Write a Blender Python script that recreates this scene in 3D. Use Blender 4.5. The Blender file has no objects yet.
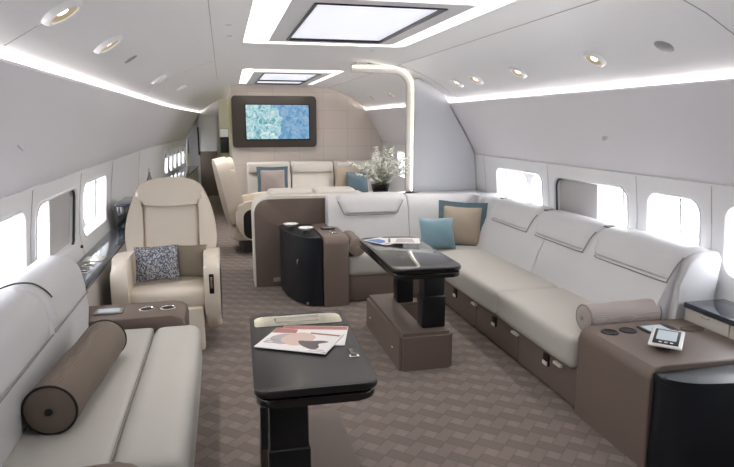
import bpy, bmesh, math, random
from mathutils import Vector, Matrix, geometry
random.seed(7)
S = bpy.context.scene
COL = S.collection
PI = math.pi
XC = 0.86           # cabin centre line

# ------------------------------------------------------------------ materials
MATS = {}
def nodes(name):
    m = bpy.data.materials.new(name); m.use_nodes = True
    return m, m.node_tree.nodes, m.node_tree.links, m.node_tree.nodes['Principled BSDF']
def srgb(r, g, b):
    f = lambda c: (c/255/12.92) if c/255 <= .04045 else ((c/255+.055)/1.055)**2.4
    return (f(r), f(g), f(b), 1)
def mat(name, rgb, rough=.5, metal=0, bump=0, scale=60, vary=0, coat=0, spec=.5, sheen=0):
    if name in MATS: return MATS[name]
    m, N, L, b = nodes(name)
    c = srgb(*rgb)
    b.inputs['Base Color'].default_value = c
    b.inputs['Roughness'].default_value = rough
    b.inputs['Metallic'].default_value = metal
    b.inputs['Coat Weight'].default_value = coat
    b.inputs['Coat Roughness'].default_value = .04
    b.inputs['Specular IOR Level'].default_value = spec
    b.inputs['Sheen Weight'].default_value = sheen
    if bump or vary:
        tc = N.new('ShaderNodeTexCoord'); n = N.new('ShaderNodeTexNoise')
        n.inputs['Scale'].default_value = scale; n.inputs['Detail'].default_value = 4
        L.new(tc.outputs['Object'], n.inputs['Vector'])
        if bump:
            bp = N.new('ShaderNodeBump'); bp.inputs['Strength'].default_value = bump; bp.inputs['Distance'].default_value = .004
            L.new(n.outputs['Fac'], bp.inputs['Height']); L.new(bp.outputs['Normal'], b.inputs['Normal'])
        if vary:
            n2 = N.new('ShaderNodeTexNoise'); n2.inputs['Scale'].default_value = 5; n2.inputs['Detail'].default_value = 3
            L.new(tc.outputs['Object'], n2.inputs['Vector'])
            mx = N.new('ShaderNodeMix'); mx.data_type = 'RGBA'
            mx.inputs['A'].default_value = tuple(x*(1-vary) for x in c[:3])+(1,)
            mx.inputs['B'].default_value = tuple(min(1, x*(1+vary)) for x in c[:3])+(1,)
            L.new(n2.outputs['Fac'], mx.inputs['Factor']); L.new(mx.outputs['Result'], b.inputs['Base Color'])
    MATS[name] = m; return m
def emit(name, rgb, strength):
    m, N, L, b = nodes(name)
    b.inputs['Base Color'].default_value = srgb(*rgb)
    b.inputs['Emission Color'].default_value = srgb(*rgb)
    b.inputs['Emission Strength'].default_value = strength
    MATS[name] = m; return m

shell   = mat('shell_panel', (236,236,238), .45, bump=.05, scale=250)
sidep   = mat('side_panel', (232,230,234), .5, bump=.08, scale=300)
greyp   = mat('grey_ceiling_panel', (222,222,226), .5)
wingm   = mat('divider_fabric', (216,218,224), .75, bump=.1, scale=400)
white   = mat('white_leather', (205,204,206), .42, bump=.12, scale=180, vary=.03)
whitec  = mat('seat_fabric', (182,179,173), .6, bump=.15, scale=260, vary=.04)
cream   = mat('cream_leather', (226,215,200), .4, bump=.12, scale=160, vary=.03)
ivory   = mat('ivory_leather', (220,214,207), .45, bump=.12, scale=160, vary=.03)
brown   = mat('taupe_leather', (112,98,90), .45, bump=.1, scale=220, vary=.04)
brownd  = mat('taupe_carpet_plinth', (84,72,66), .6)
black   = mat('black_lacquer', (9,10,13), .12, coat=.6)
navy    = mat('blue_black_leather', (15,22,31), .36, bump=.1, scale=200)
legm    = mat('black_column', (10,13,18), .3)
chrome  = mat('polished_metal', (225,222,215), .15, metal=1)
gold    = mat('champagne_metal', (196,194,178), .12, metal=1)
goldp   = mat('champagne_reflector', (206,190,160), .4)
steel   = mat('brushed_steel', (178,172,164), .3, metal=1)
satin   = mat('satin_aluminium', (205,203,200), .45, metal=.25)
latchm  = mat('satin_chrome', (235,233,230), .4, metal=.3)
dark    = mat('dark_recess', (14,13,13), .5)
cord    = mat('dark_cord', (70,66,64), .6)
seam    = mat('seam_thread', (140,136,134), .7)
jointm  = mat('panel_gap', (172,170,172), .7)
blacks  = mat('satin_black_veneer', (24,22,24), .34, bump=.02)
frame_b = mat('black_frame', (26,24,25), .35)
tvf     = mat('bronze_bezel', (74,66,60), .4)
plastic = mat('grey_plastic', (150,150,152), .4)
teal    = mat('blue_silk', (108,140,152), .45, bump=.2, scale=120, vary=.06, sheen=.3)
tealb   = mat('slate_blue_trim', (84,106,118), .5, bump=.2, scale=120)
beigep  = mat('beige_linen', (170,156,140), .7, bump=.3, scale=200, vary=.05)
taupep  = mat('grey_linen', (164,152,146), .7, bump=.3, scale=200, vary=.05)
olive   = mat('olive_velvet', (124,114,98), .6, bump=.2, scale=160, vary=.06)
shade   = mat('shade_panel', (190,188,188), .5)
yellow  = mat('warm_galley_wall', (196,190,160), .6)
ledge   = mat('dark_gloss_ledge', (44,50,62), .12, coat=.5)
sidecab = mat('cabinet_grey', (186,180,172), .5)
paper   = mat('white_paper', (225,222,222), .4)
redp    = mat('printed_red', (158,98,92), .4)
skinp   = mat('printed_skin', (204,178,168), .4)
darkp   = mat('printed_dark', (84,74,74), .4)
greyt   = mat('printed_grey', (168,160,164), .4)
bluep   = mat('printed_blue', (70,110,170), .4)
leafm   = mat('leaf', (128,148,92), .5)
petal   = mat('petal', (248,247,240), .5)
porcelain = mat('porcelain', (228,228,226), .2)
redcap  = mat('red_plastic', (196,60,50), .4)
lampw   = emit('lamp_face', (255,244,225), 7)
cove    = emit('cove_strip', (255,250,243), 9)
trough  = emit('trough_light', (255,248,238), 1.9)
skyp    = emit('skylight_diffuser', (226,228,238), .44)
barl    = emit('bar_light', (255,246,230), 3)
lcd     = emit('lcd_face', (150,160,165), .35)

def ribbed(name, rgb, axis, scale, amt=.25):
    m, N, L, b = nodes(name)
    tc = N.new('ShaderNodeTexCoord'); w = N.new('ShaderNodeTexWave')
    w.bands_direction = axis; w.inputs['Scale'].default_value = scale; w.inputs['Distortion'].default_value = .05
    L.new(tc.outputs['Object'], w.inputs['Vector'])
    c = srgb(*rgb)
    mx = N.new('ShaderNodeMix'); mx.data_type = 'RGBA'
    mx.inputs['A'].default_value = tuple(x*(1-amt) for x in c[:3])+(1,); mx.inputs['B'].default_value = tuple(x*(1+amt) for x in c[:3])+(1,)
    L.new(w.outputs['Fac'], mx.inputs['Factor']); L.new(mx.outputs['Result'], b.inputs['Base Color'])
    bp = N.new('ShaderNodeBump'); bp.inputs['Strength'].default_value = .4; bp.inputs['Distance'].default_value = .003
    L.new(w.outputs['Fac'], bp.inputs['Height']); L.new(bp.outputs['Normal'], b.inputs['Normal'])
    b.inputs['Roughness'].default_value = .65
    return m
bolster_d = ribbed('taupe_ribbed', (120,107,96), 'Z', 90, .07)
bolster_l = ribbed('grey_satin_ribbed', (168,157,152), 'Y', 80, .05)

def tweed():
    m, N, L, b = nodes('blue_tweed')
    tc = N.new('ShaderNodeTexCoord')
    mp = N.new('ShaderNodeMapping'); mp.inputs['Scale'].default_value = (90, 90, 90)
    L.new(tc.outputs['Object'], mp.inputs['Vector'])
    vo = N.new('ShaderNodeTexVoronoi'); vo.inputs['Scale'].default_value = 1.6; vo.inputs['Randomness'].default_value = .5
    L.new(mp.outputs['Vector'], vo.inputs['Vector'])
    r = N.new('ShaderNodeValToRGB'); r.color_ramp.interpolation = 'CONSTANT'
    e = r.color_ramp.elements; e[0].color = srgb(84,90,106); e[1].position = .45; e[1].color = srgb(130,134,144)
    x = e.new(.7); x.color = srgb(186,185,184)
    sp = N.new('ShaderNodeSeparateColor'); L.new(vo.outputs['Color'], sp.inputs['Color'])
    L.new(sp.outputs['Red'], r.inputs['Fac']); L.new(r.outputs['Color'], b.inputs['Base Color'])
    b.inputs['Roughness'].default_value = .85
    return m
tweedm = tweed()

def nm(N, L, op, a, b=None, c=None):
    n = N.new('ShaderNodeMath'); n.operation = op
    for i, v in enumerate((a, b, c)):
        if v is None: continue
        if isinstance(v, (int, float)): n.inputs[i].default_value = v
        else: L.new(v, n.inputs[i])
    return n.outputs[0]
def carpet_mat():
    m, N, L, b = nodes('woven_carpet')
    tc = N.new('ShaderNodeTexCoord')
    sp = N.new('ShaderNodeSeparateXYZ'); L.new(tc.outputs['Object'], sp.inputs[0])
    U = .0667; k = 1/(U*math.sqrt(2))
    M = lambda op, a, b_=None, c=None: nm(N, L, op, a, b_, c)
    x, y = sp.outputs[0], sp.outputs[1]
    u = M('MULTIPLY', M('SUBTRACT', x, y), k); v = M('MULTIPLY', M('ADD', x, y), k)
    i, j = M('FLOOR', u), M('FLOOR', v); fu, fv = M('SUBTRACT', u, i), M('SUBTRACT', v, j)
    kk = M('FLOORED_MODULO', M('ADD', M('MULTIPLY', i, 2), j), 5)
    eq = lambda q: M('COMPARE', kk, q, .2)
    light = eq(1); hA, hB = eq(0), eq(2); vA, vB = eq(3), eq(4)
    # seams between the woven bars
    lo = lambda t: M('LESS_THAN', t, .07); hi = lambda t: M('GREATER_THAN', t, .93)
    mx_ = lambda *a: (a[0] if len(a) == 1 else M('MAXIMUM', a[0], mx_(*a[1:])))
    s = mx_(M('MULTIPLY', light, mx_(lo(fu), hi(fu), lo(fv), hi(fv))),
            M('MULTIPLY', hA, mx_(lo(fu), lo(fv), hi(fv))), M('MULTIPLY', hB, mx_(hi(fu), lo(fv), hi(fv))),
            M('MULTIPLY', vA, mx_(lo(fv), lo(fu), hi(fu))), M('MULTIPLY', vB, mx_(hi(fv), lo(fu), hi(fu))))
    vert = M('ADD', vA, vB)
    val = M('ADD', .78, M('ADD', M('MULTIPLY', light, .26), M('MULTIPLY', vert, .14)))
    val = M('SUBTRACT', val, M('MULTIPLY', s, .13))
    no = N.new('ShaderNodeTexNoise'); no.inputs['Scale'].default_value = 900; no.inputs['Detail'].default_value = 2
    L.new(tc.outputs['Object'], no.inputs['Vector'])
    n2 = N.new('ShaderNodeTexNoise'); n2.inputs['Scale'].default_value = 3; L.new(tc.outputs['Object'], n2.inputs['Vector'])
    val = M('MULTIPLY', val, M('ADD', .8, M('MULTIPLY', no.outputs['Fac'], .4)))
    val = M('MULTIPLY', val, M('ADD', .92, M('MULTIPLY', n2.outputs['Fac'], .16)))
    cm = N.new('ShaderNodeVectorMath'); cm.operation = 'SCALE'; cm.inputs[0].default_value = srgb(134,123,117)[:3]
    L.new(val, cm.inputs['Scale']); L.new(cm.outputs[0], b.inputs['Base Color'])
    bp = N.new('ShaderNodeBump'); bp.inputs['Strength'].default_value = .35; bp.inputs['Distance'].default_value = .004
    L.new(val, bp.inputs['Height']); L.new(bp.outputs['Normal'], b.inputs['Normal'])
    b.inputs['Roughness'].default_value = .95; b.inputs['Specular IOR Level'].default_value = .15
    return m
carpet = carpet_mat()

def tvwall_mat():
    m, N, L, b = nodes('beige_wall_panelling')
    tc = N.new('ShaderNodeTexCoord')
    sp = N.new('ShaderNodeSeparateXYZ'); L.new(tc.outputs['Object'], sp.inputs[0])
    cb = N.new('ShaderNodeCombineXYZ'); L.new(sp.outputs[0], cb.inputs[0]); L.new(sp.outputs[2], cb.inputs[1])
    br = N.new('ShaderNodeTexBrick'); br.offset = 0; br.inputs['Scale'].default_value = 1
    br.inputs['Mortar Size'].default_value = .004; br.inputs['Brick Width'].default_value = .42; br.inputs['Row Height'].default_value = .3
    br.inputs['Color1'].default_value = srgb(226,216,208); br.inputs['Color2'].default_value = srgb(222,212,204); br.inputs['Mortar'].default_value = srgb(206,196,188)
    L.new(cb.outputs[0], br.inputs['Vector']); L.new(br.outputs['Color'], b.inputs['Base Color'])
    b.inputs['Roughness'].default_value = .6
    return m
tvwall = tvwall_mat()

def screen_mat():
    m, N, L, b = nodes('screen_picture')
    tc = N.new('ShaderNodeTexCoord')
    sp = N.new('ShaderNodeSeparateXYZ'); L.new(tc.outputs['Object'], sp.inputs[0])
    n = N.new('ShaderNodeTexNoise'); n.inputs['Scale'].default_value = 11; n.inputs['Detail'].default_value = 7; n.inputs['Roughness'].default_value = .75; n.inputs['Distortion'].default_value = 1.2
    L.new(tc.outputs['Object'], n.inputs['Vector'])
    r = N.new('ShaderNodeValToRGB'); e = r.color_ramp.elements
    e[0].position = .33; e[0].color = srgb(44,104,92); e[1].position = .68; e[1].color = srgb(214,222,218)
    for p, c in ((.42, (84,140,138)), (.5, (140,172,190)), (.58, (170,190,176))):
        x = e.new(p); x.color = srgb(*c)
    n2 = N.new('ShaderNodeTexNoise'); n2.inputs['Scale'].default_value = 3.2; n2.inputs['Detail'].default_value = 1
    L.new(tc.outputs['Object'], n2.inputs['Vector'])
    M = lambda op, a, b_=None, c=None: nm(N, L, op, a, b_, c)
    right = M('MULTIPLY', M('ADD', sp.outputs[0], .1), .9)
    f = M('MULTIPLY', M('GREATER_THAN', M('ADD', n2.outputs['Fac'], right), .62), .55)
    mx = N.new('ShaderNodeMix'); mx.data_type = 'RGBA'; mx.inputs['B'].default_value = srgb(60,104,158)
    L.new(n.outputs['Fac'], r.inputs['Fac']); L.new(r.outputs['Color'], mx.inputs['A']); L.new(f, mx.inputs['Factor'])
    L.new(mx.outputs['Result'], b.inputs['Emission Color']); b.inputs['Emission Strength'].default_value = .85
    b.inputs['Base Color'].default_value = (0,0,0,1); b.inputs['Roughness'].default_value = .25
    return m
screenm = screen_mat()

def glass_mat():
    m = bpy.data.materials.new('window_glass'); m.use_nodes = True
    N, L = m.node_tree.nodes, m.node_tree.links; N.clear()
    o = N.new('ShaderNodeOutputMaterial'); t = N.new('ShaderNodeBsdfTransparent'); g = N.new('ShaderNodeBsdfGlossy')
    g.inputs['Roughness'].default_value = .03; mx = N.new('ShaderNodeMixShader'); mx.inputs[0].default_value = .06
    L.new(t.outputs[0], mx.inputs[1]); L.new(g.outputs[0], mx.inputs[2]); L.new(mx.outputs[0], o.inputs[0])
    return m
glass = glass_mat()

# ------------------------------------------------------------------ mesh helpers
ORG = {}
def thing(name, label, cat, loc, group=None, rotz=0):
    o = bpy.data.objects.new(name, None); COL.objects.link(o); o.location = loc; o.rotation_euler = (0,0,rotz)
    o.empty_display_size = .1
    o['label'] = label; o['category'] = cat
    if group: o['group'] = group
    ORG[o.name] = Vector(loc) if not rotz else Vector((0,0,0))
    return o
def obj(name, bm, m, parent=None, local=False, ang=35, loc=None, kind=None):
    """bmesh in world coordinates (or the thing's own coordinates with local=True)"""
    bmesh.ops.recalc_face_normals(bm, faces=bm.faces)
    if not local:
        off = ORG[parent.name] if parent else Vector(loc or (0,0,0))
        if off.length: bmesh.ops.translate(bm, verts=bm.verts, vec=-off)
    me = bpy.data.meshes.new(name); bm.to_mesh(me); bm.free()
    for p in me.polygons: p.use_smooth = True
    me.set_sharp_from_angle(angle=math.radians(ang))
    me.materials.append(m)
    o = bpy.data.objects.new(name, me); COL.objects.link(o)
    if parent:
        o.parent = parent; ORG[o.name] = ORG[parent.name]
    elif loc: o.location = loc
    if not parent: ORG[o.name] = Vector(loc or (0,0,0))
    if kind: o['kind'] = kind
    return o
def single(name, bm, m, label, cat, loc, group=None, local=False):
    o = obj(name, bm, m, None, local, loc=loc); o['label'] = label; o['category'] = cat
    if group: o['group'] = group
    return o
def struct(name, bm, m, parent=None):
    o = obj(name, bm, m, parent)
    if not parent: o['kind'] = 'structure'
    return o
NB = bmesh.new
def join(bm, b2, mtx=None):
    if mtx is not None: b2.transform(mtx)
    me = bpy.data.meshes.new('tmp'); b2.to_mesh(me); b2.free(); bm.from_mesh(me); bpy.data.meshes.remove(me)
def box(x0, x1, y0, y1, z0, z1, r=0, seg=3, bm=None, mtx=None):
    b = NB(); bmesh.ops.create_cube(b, size=1)
    for v in b.verts: v.co = Vector(((x0+x1)/2+v.co.x*(x1-x0), (y0+y1)/2+v.co.y*(y1-y0), (z0+z1)/2+v.co.z*(z1-z0)))
    if r: bmesh.ops.bevel(b, geom=b.edges[:], offset=r, segments=seg, affect='EDGES', profile=.5)
    if bm is None:
        if mtx is not None: b.transform(mtx)
        return b
    join(bm, b, mtx); return bm
def prism(pts, axis, a, b_, r=0, seg=3, bm=None):
    """polygon pts (2D) extruded along axis; ends bevelled by r"""
    b = NB()
    def P(p, t):
        return {'x': Vector((t, p[0], p[1])), 'y': Vector((p[0], t, p[1])), 'z': Vector((p[0], p[1], t))}[axis]
    A = [b.verts.new(P(p, a)) for p in pts]; B = [b.verts.new(P(p, b_)) for p in pts]
    f1 = b.faces.new(A); f2 = b.faces.new(B[::-1]); n = len(pts)
    for i in range(n): b.faces.new((A[i], B[i], B[(i+1) % n], A[(i+1) % n]))
    if r:
        es = list(f1.edges)+list(f2.edges)
        bmesh.ops.bevel(b, geom=es, offset=r, segments=seg, affect='EDGES', profile=.5)
    if bm is None: return b
    join(bm, b); return bm
def rrect(w, h, r, n=6, cx=0, cy=0):
    if not isinstance(r, (tuple, list)): r = (r,)*4
    out = []
    for (sx, sy, a0), rr in zip(((1,1,0), (-1,1,90), (-1,-1,180), (1,-1,270)), r):
        if rr <= 0: out.append((cx+sx*w/2, cy+sy*h/2)); continue
        for i in range(n+1):
            a = math.radians(a0+90*i/n)
            out.append((cx+sx*(w/2-rr)+rr*math.cos(a), cy+sy*(h/2-rr)+rr*math.sin(a)))
    return out
def smooth_poly(pts, n=4, closed=False):
    """Catmull-Rom through 2D/3D points"""
    P = [Vector(p) for p in pts]; out = []; m = len(P)
    rng = range(m if closed else m-1)
    for i in rng:
        p0 = P[(i-1) % m] if (closed or i > 0) else P[0]; p1 = P[i]; p2 = P[(i+1) % m]
        p3 = P[(i+2) % m] if (closed or i+2 < m) else P[-1]
        for k in range(n):
            t = k/n
            out.append(.5*((2*p1)+(-p0+p2)*t+(2*p0-5*p1+4*p2-p3)*t*t+(-p0+3*p1-3*p2+p3)*t**3))
    if not closed: out.append(P[-1])
    return [tuple(v) for v in out]
def tube(pts, r, n=10, bm=None, cap=True, sec=None):
    b = NB(); P = [Vector(p) for p in pts]; rings = []
    up = None
    for i, p in enumerate(P):
        t = (P[min(i+1, len(P)-1)]-P[max(i-1, 0)]).normalized()
        if up is None:
            up = Vector((0,0,1)) if abs(t.z) < .9 else Vector((0,1,0))
        s = t.cross(up).normalized(); up = s.cross(t).normalized()
        rr = r[i] if isinstance(r, (list, tuple)) else r
        if sec: ring = [b.verts.new(p+s*q[0]+up*q[1]) for q in sec]
        else: ring = [b.verts.new(p+s*(rr*math.cos(2*PI*k/n))+up*(rr*math.sin(2*PI*k/n))) for k in range(n)]
        rings.append(ring)
    n = len(rings[0])
    for a, c in zip(rings, rings[1:]):
        for k in range(n): b.faces.new((a[k], a[(k+1) % n], c[(k+1) % n], c[k]))
    if cap: b.faces.new(rings[0][::-1]); b.faces.new(rings[-1])
    if bm is None: return b
    join(bm, b); return bm
def lathe(prof, n=24, bm=None, mtx=None, c=(0,0,0)):
    b = NB(); rings = []
    for (r, z) in prof:
        if r < 1e-5: rings.append([b.verts.new((c[0], c[1], c[2]+z))])
        else: rings.append([b.verts.new((c[0]+r*math.cos(2*PI*k/n), c[1]+r*math.sin(2*PI*k/n), c[2]+z)) for k in range(n)])
    for a, d in zip(rings, rings[1:]):
        for k in range(n):
            k2 = (k+1) % n
            q = [a[k % len(a)], a[k2 % len(a)], d[k2 % len(d)], d[k % len(d)]]
            u = []
            for v in q:
                if v not in u: u.append(v)
            if len(u) > 2:
                try: b.faces.new(u)
                except ValueError: pass
    if bm is None:
        if mtx is not None: b.transform(mtx)
        return b
    join(bm, b, mtx); return bm
def seatpad(x0, x1, y0, y1, z0, z1, r=.04, puff=.012, n=14):
    """soft cushion: rounded block with domed faces"""
    b = NB(); bmesh.ops.create_cube(b, size=2); bmesh.ops.subdivide_edges(b, edges=b.edges[:], cuts=n, use_grid_fill=True)
    hx, hy, hz = (x1-x0)/2, (y1-y0)/2, (z1-z0)/2; c = Vector(((x0+x1)/2, (y0+y1)/2, (z0+z1)/2))
    def warp(t, h):   # concentrates the grid near the edges
        a = abs(t); k = 1-min(.6, r*1.3/h)
        return math.copysign(k*a/.7 if a < .7 else k+(1-k)*(a-.7)/.3, t)*h
    for v in b.verts:
        p = Vector((warp(v.co.x, hx), warp(v.co.y, hy), warp(v.co.z, hz)))
        q = Vector((max(-hx+r, min(hx-r, p.x)), max(-hy+r, min(hy-r, p.y)), max(-hz+r, min(hz-r, p.z))))
        d = p-q
        if d.length > 1e-9: p = q+d.normalized()*r
        fx, fy, fz = 1-(p.x/hx)**2, 1-(p.y/hy)**2, 1-(p.z/hz)**2
        p.z += math.copysign(puff*max(0, fx*fy)**.5, p.z) if abs(p.z) > hz-r*.9 else 0
        p.x += math.copysign(puff*max(0, fz*fy)**.5, p.x) if abs(p.x) > hx-r*.9 else 0
        p.y += math.copysign(puff*max(0, fx*fz)**.5, p.y) if abs(p.y) > hy-r*.9 else 0
        v.co = p+c
    return b
def pillow(w, h, t, n=18, pinch=.06, flange=0):
    """throw pillow in its own plane: width x, height z, thickness y, standing on z=0"""
    b = NB(); G = [[], []]
    for s in (0, 1):
        for i in range(n+1):
            row = []
            for j in range(n+1):
                u, v = -1+2*i/n, -1+2*j/n
                ex = 1-pinch*(1-v*v); ez = 1-pinch*(1-u*u)
                th = t/2*(max(0, 1-u*u)**.45)*(max(0, 1-v*v)**.45)
                th *= 1+.06*math.sin(5*u+2*v)*math.cos(4*v)
                th += .0015
                row.append(b.verts.new((u*w/2*ex, (1 if s else -1)*th, h/2+v*h/2*ez)))
            G[s].append(row)
    for s in (0, 1):
        for i in range(n):
            for j in range(n):
                b.faces.new((G[s][i][j], G[s][i+1][j], G[s][i+1][j+1], G[s][i][j+1]))
    e = [(i, 0) for i in range(n)]+[(n, j) for j in range(n)]+[(i, n) for i in range(n, 0, -1)]+[(0, j) for j in range(n, 0, -1)]
    for k in range(len(e)):
        a, c = e[k], e[(k+1) % len(e)]
        b.faces.new((G[0][a[0]][a[1]], G[1][a[0]][a[1]], G[1][c[0]][c[1]], G[0][c[0]][c[1]]))
    return b
def flange(w, h, fw, pinch=.06, n=18, ruffle=.004):
    """flat border round a pillow"""
    b = NB(); rings = [[], [], [], []]
    e = [(-1+2*k/n, -1) for k in range(n)]+[(1, -1+2*k/n) for k in range(n)]+[(1-2*k/n, 1) for k in range(n)]+[(-1, 1-2*k/n) for k in range(n)]
    for k, (u, v) in enumerate(e):
        ex = 1-pinch*(1-v*v); ez = 1-pinch*(1-u*u)
        x, z = u*w/2*ex, v*h/2*ez
        ox = x+math.copysign(fw, u)*(1 if abs(u) == 1 else abs(u)**6); oz = z+math.copysign(fw, v)*(1 if abs(v) == 1 else abs(v)**6)
        rr = ruffle*math.sin(k*1.9)
        xi, zi = x*.93, z*.93
        rings[0].append(b.verts.new((xi, -.006, h/2+zi))); rings[1].append(b.verts.new((ox, -.003+rr, h/2+oz)))
        rings[2].append(b.verts.new((ox, .003+rr, h/2+oz))); rings[3].append(b.verts.new((xi, .006, h/2+zi)))
    m = len(e)
    for a in range(4):
        A, B = rings[a], rings[(a+1) % 4]
        for k in range(m): b.faces.new((A[k], A[(k+1) % m], B[(k+1) % m], B[k]))
    return b
def place(bm, loc, rx=0, ry=0, rz=0):
    bm.transform(Matrix.Translation(loc) @ Matrix.Rotation(rz, 4, 'Z') @ Matrix.Rotation(ry, 4, 'Y') @ Matrix.Rotation(rx, 4, 'X')); return bm
def panel(x0, x1, y0, y1, holes, fn, step=.25, ysteps=None, xsteps=None):
    """planar sheet (u,v) with holes, mapped through fn(u,v) -> xyz.  holes: outlines."""
    pts, edges, faces_ = [], [], []
    def loop(ps):
        s = len(pts); pts.extend([Vector(p) for p in ps]); n = len(ps)
        edges.extend([(s+i, s+(i+1) % n) for i in range(n)])
    nu = max(1, round((x1-x0)/step)); vs = ysteps or [y0+(y1-y0)*k/max(1, round((y1-y0)/step)) for k in range(max(1, round((y1-y0)/step))+1)]
    us = xsteps or [x0+(x1-x0)*k/nu for k in range(nu+1)]; nu = len(us)-1
    loop([(u, vs[0]) for u in us]+[(x1, v) for v in vs[1:]]+[(u, vs[-1]) for u in us[::-1][1:]]+[(x0, v) for v in vs[::-1][1:-1]])
    for h in holes: loop(h)
    def inside(p, poly):
        c = False; n = len(poly)
        for i in range(n):
            a, b = poly[i], poly[(i+1) % n]
            if (a[1] > p[1]) != (b[1] > p[1]) and p[0] < (b[0]-a[0])*(p[1]-a[1])/(b[1]-a[1])+a[0]: c = not c
        return c
    for u in us[1:-1]:
        for v in vs[1:-1]:
            if not any(inside((u, v), h) for h in holes): pts.append(Vector((u, v)))
    V, E_, F, *_ = geometry.delaunay_2d_cdt(pts, edges, [], 0, 1e-5)
    b = NB(); W = [b.verts.new(fn(v.x, v.y)) for v in V]
    for f in F:
        c = sum((V[i] for i in f), Vector((0,0)))/len(f)
        if any(inside(c, h) for h in holes): continue
        try: b.faces.new([W[i] for i in f])
        except ValueError: pass
    bmesh.ops.delete(b, geom=[v for v in b.verts if not v.link_faces], context='VERTS')
    return b
def bridge(loops, closed=True, bm=None):
    b = bm or NB(); R = [[b.verts.new(p) for p in l] for l in loops]
    for A, B in zip(R, R[1:]):
        n = len(A)
        for k in range(n if closed else n-1): b.faces.new((A[k], A[(k+1) % n], B[(k+1) % n], B[k]))
    return b
def dup(root, loc, rot=None, label=None):
    r = root.copy(); COL.objects.link(r); r.location = loc
    if rot is not None: r.rotation_euler = rot
    if label: r['label'] = label
    for ch in list(root.children):
        c = ch.copy(); COL.objects.link(c); c.parent = r
        for g in list(ch.children):
            d = g.copy(); COL.objects.link(d); d.parent = c
    return r
def lerp_tab(tab, t):
    if t <= tab[0][0]: return tab[0][1]
    for (a, p), (b, q) in zip(tab, tab[1:]):
        if t <= b: return p+(q-p)*(t-a)/(b-a)
    return tab[-1][1]

# ------------------------------------------------------------------ cabin shell
Y0, Y1 = -3.0, 14.0
def taper(y): return 0 if y < 8 else .25*((y-8)/6)**1.5
WALL = [(0,1.74),(.2,1.80),(.4,1.86),(.6,1.90),(.8,1.92),(1.0,1.905),(1.15,1.885),(1.25,1.87)]
wd = lambda z: lerp_tab(WALL, z)
def wx(side, y, z, out=0):
    d = wd(z)+out
    return (XC-d+taper(y)) if side < 0 else (XC+d)
CEIL = [(0,2.212),(.35,2.21),(.65,2.205),(.9,2.172),(1.05,2.13),(1.2,2.07),(1.35,1.99),(1.48,1.905),(1.56,1.855),(1.64,1.82),(1.72,1.80),(1.74,1.73)]
cz = lambda d: lerp_tab(CEIL, abs(d))
fl = NB()
box(-1.2, 2.9, Y0, 17, -.04, 0, bm=fl)
struct('floor', fl, carpet)

# windows: (side, y0, y1, kind)
ZB, ZT = .74, 1.145
wins = []
for s in (1, -1):
    wins += [(s, .35, .8, 'C'), (s, .98, 1.43, 'C'), (s, 1.61, 2.06, 'C'), (s, 2.34, 2.80, 'C'), (s, 2.99, 3.45, 'C'), (s, 3.66, 4.63, 'B'), (s, 4.84, 5.76, 'A')]
wins += [(1, 6.9, 7.35, 'C'), (1, 7.6, 8.05, 'C'), (1, 8.3, 8.75, 'C'), (1, 9.0, 9.45, 'C')]
wins += [(-1, 10.7, 11.1, 'D'), (-1, 11.3, 11.7, 'D'), (-1, 11.9, 12.3, 'D'), (-1, 12.5, 12.95, 'D'), (-1, 13.15, 13.6, 'D')]
for s, nm_ in ((-1, 'left'), (1, 'right')):
    hs = [rrect(w[2]-w[1], ZT-ZB, .09, 7, (w[1]+w[2])/2, (ZB+ZT)/2) for w in wins if w[0] == s]
    b = panel(Y0, Y1 if s < 0 else 10.6, 0, 1.25, hs, lambda u, v: Vector((wx(s, u, v), u, v)), .25, [t[0] for t in WALL])
    # upper side panel with its cove lip
    prof = [(1.87,1.25), (1.885,1.253), (1.875,1.262), (1.83,1.35), (1.77,1.46), (1.70,1.58), (1.63,1.69), (1.575,1.775), (1.562,1.80), (1.57,1.812), (1.59,1.80), (1.60,1.76), (1.74,1.73)]
    ys = [Y0+i*.5 for i in range(int((Y1-Y0)/.5)+1)]
    ys = [y for y in ys if y <= (Y1 if s < 0 else 10.61)]
    u = bridge([[Vector((XC+s*d+(taper(y) if s < 0 else 0), y, z)) for d, z in prof] for y in ys], False)
    w = struct('wall_'+nm_, b, shell); w2 = obj('upper_panel', u, sidep, w)
    # joints between the wall panels
    for k, yj in enumerate((1.52, 2.9, 3.56, 4.73, 6.05) if s > 0 else (1.52, 2.9, 3.56, 4.73, 6.05, 8.0)):
        jp = [Vector((XC+s*(wd(z)-.002)+(taper(yj) if s < 0 else 0), yj, z)) for z in (.5, .8, 1.0, 1.15, 1.24)]
        obj('panel_joint', tube(jp, .0016, 6), jointm, w)
    # cove lamp strip
    cs = NB()
    prev = [y for y in ys]
    for y in prev[:-1]:
        t0, t1 = (taper(y), taper(y+.5)) if s < 0 else (0, 0)
        vs = [cs.verts.new(p) for p in ((XC+s*1.712+t0, y, 1.745), (XC+s*1.700+t0, y, 1.785), (XC+s*1.700+t1, y+.5, 1.785), (XC+s*1.712+t1, y+.5, 1.745))]
        cs.faces.new(vs)
    st = obj('trim_%d' % (1 if s < 0 else 2), cs, cove); st['kind'] = 'structure'

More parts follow.
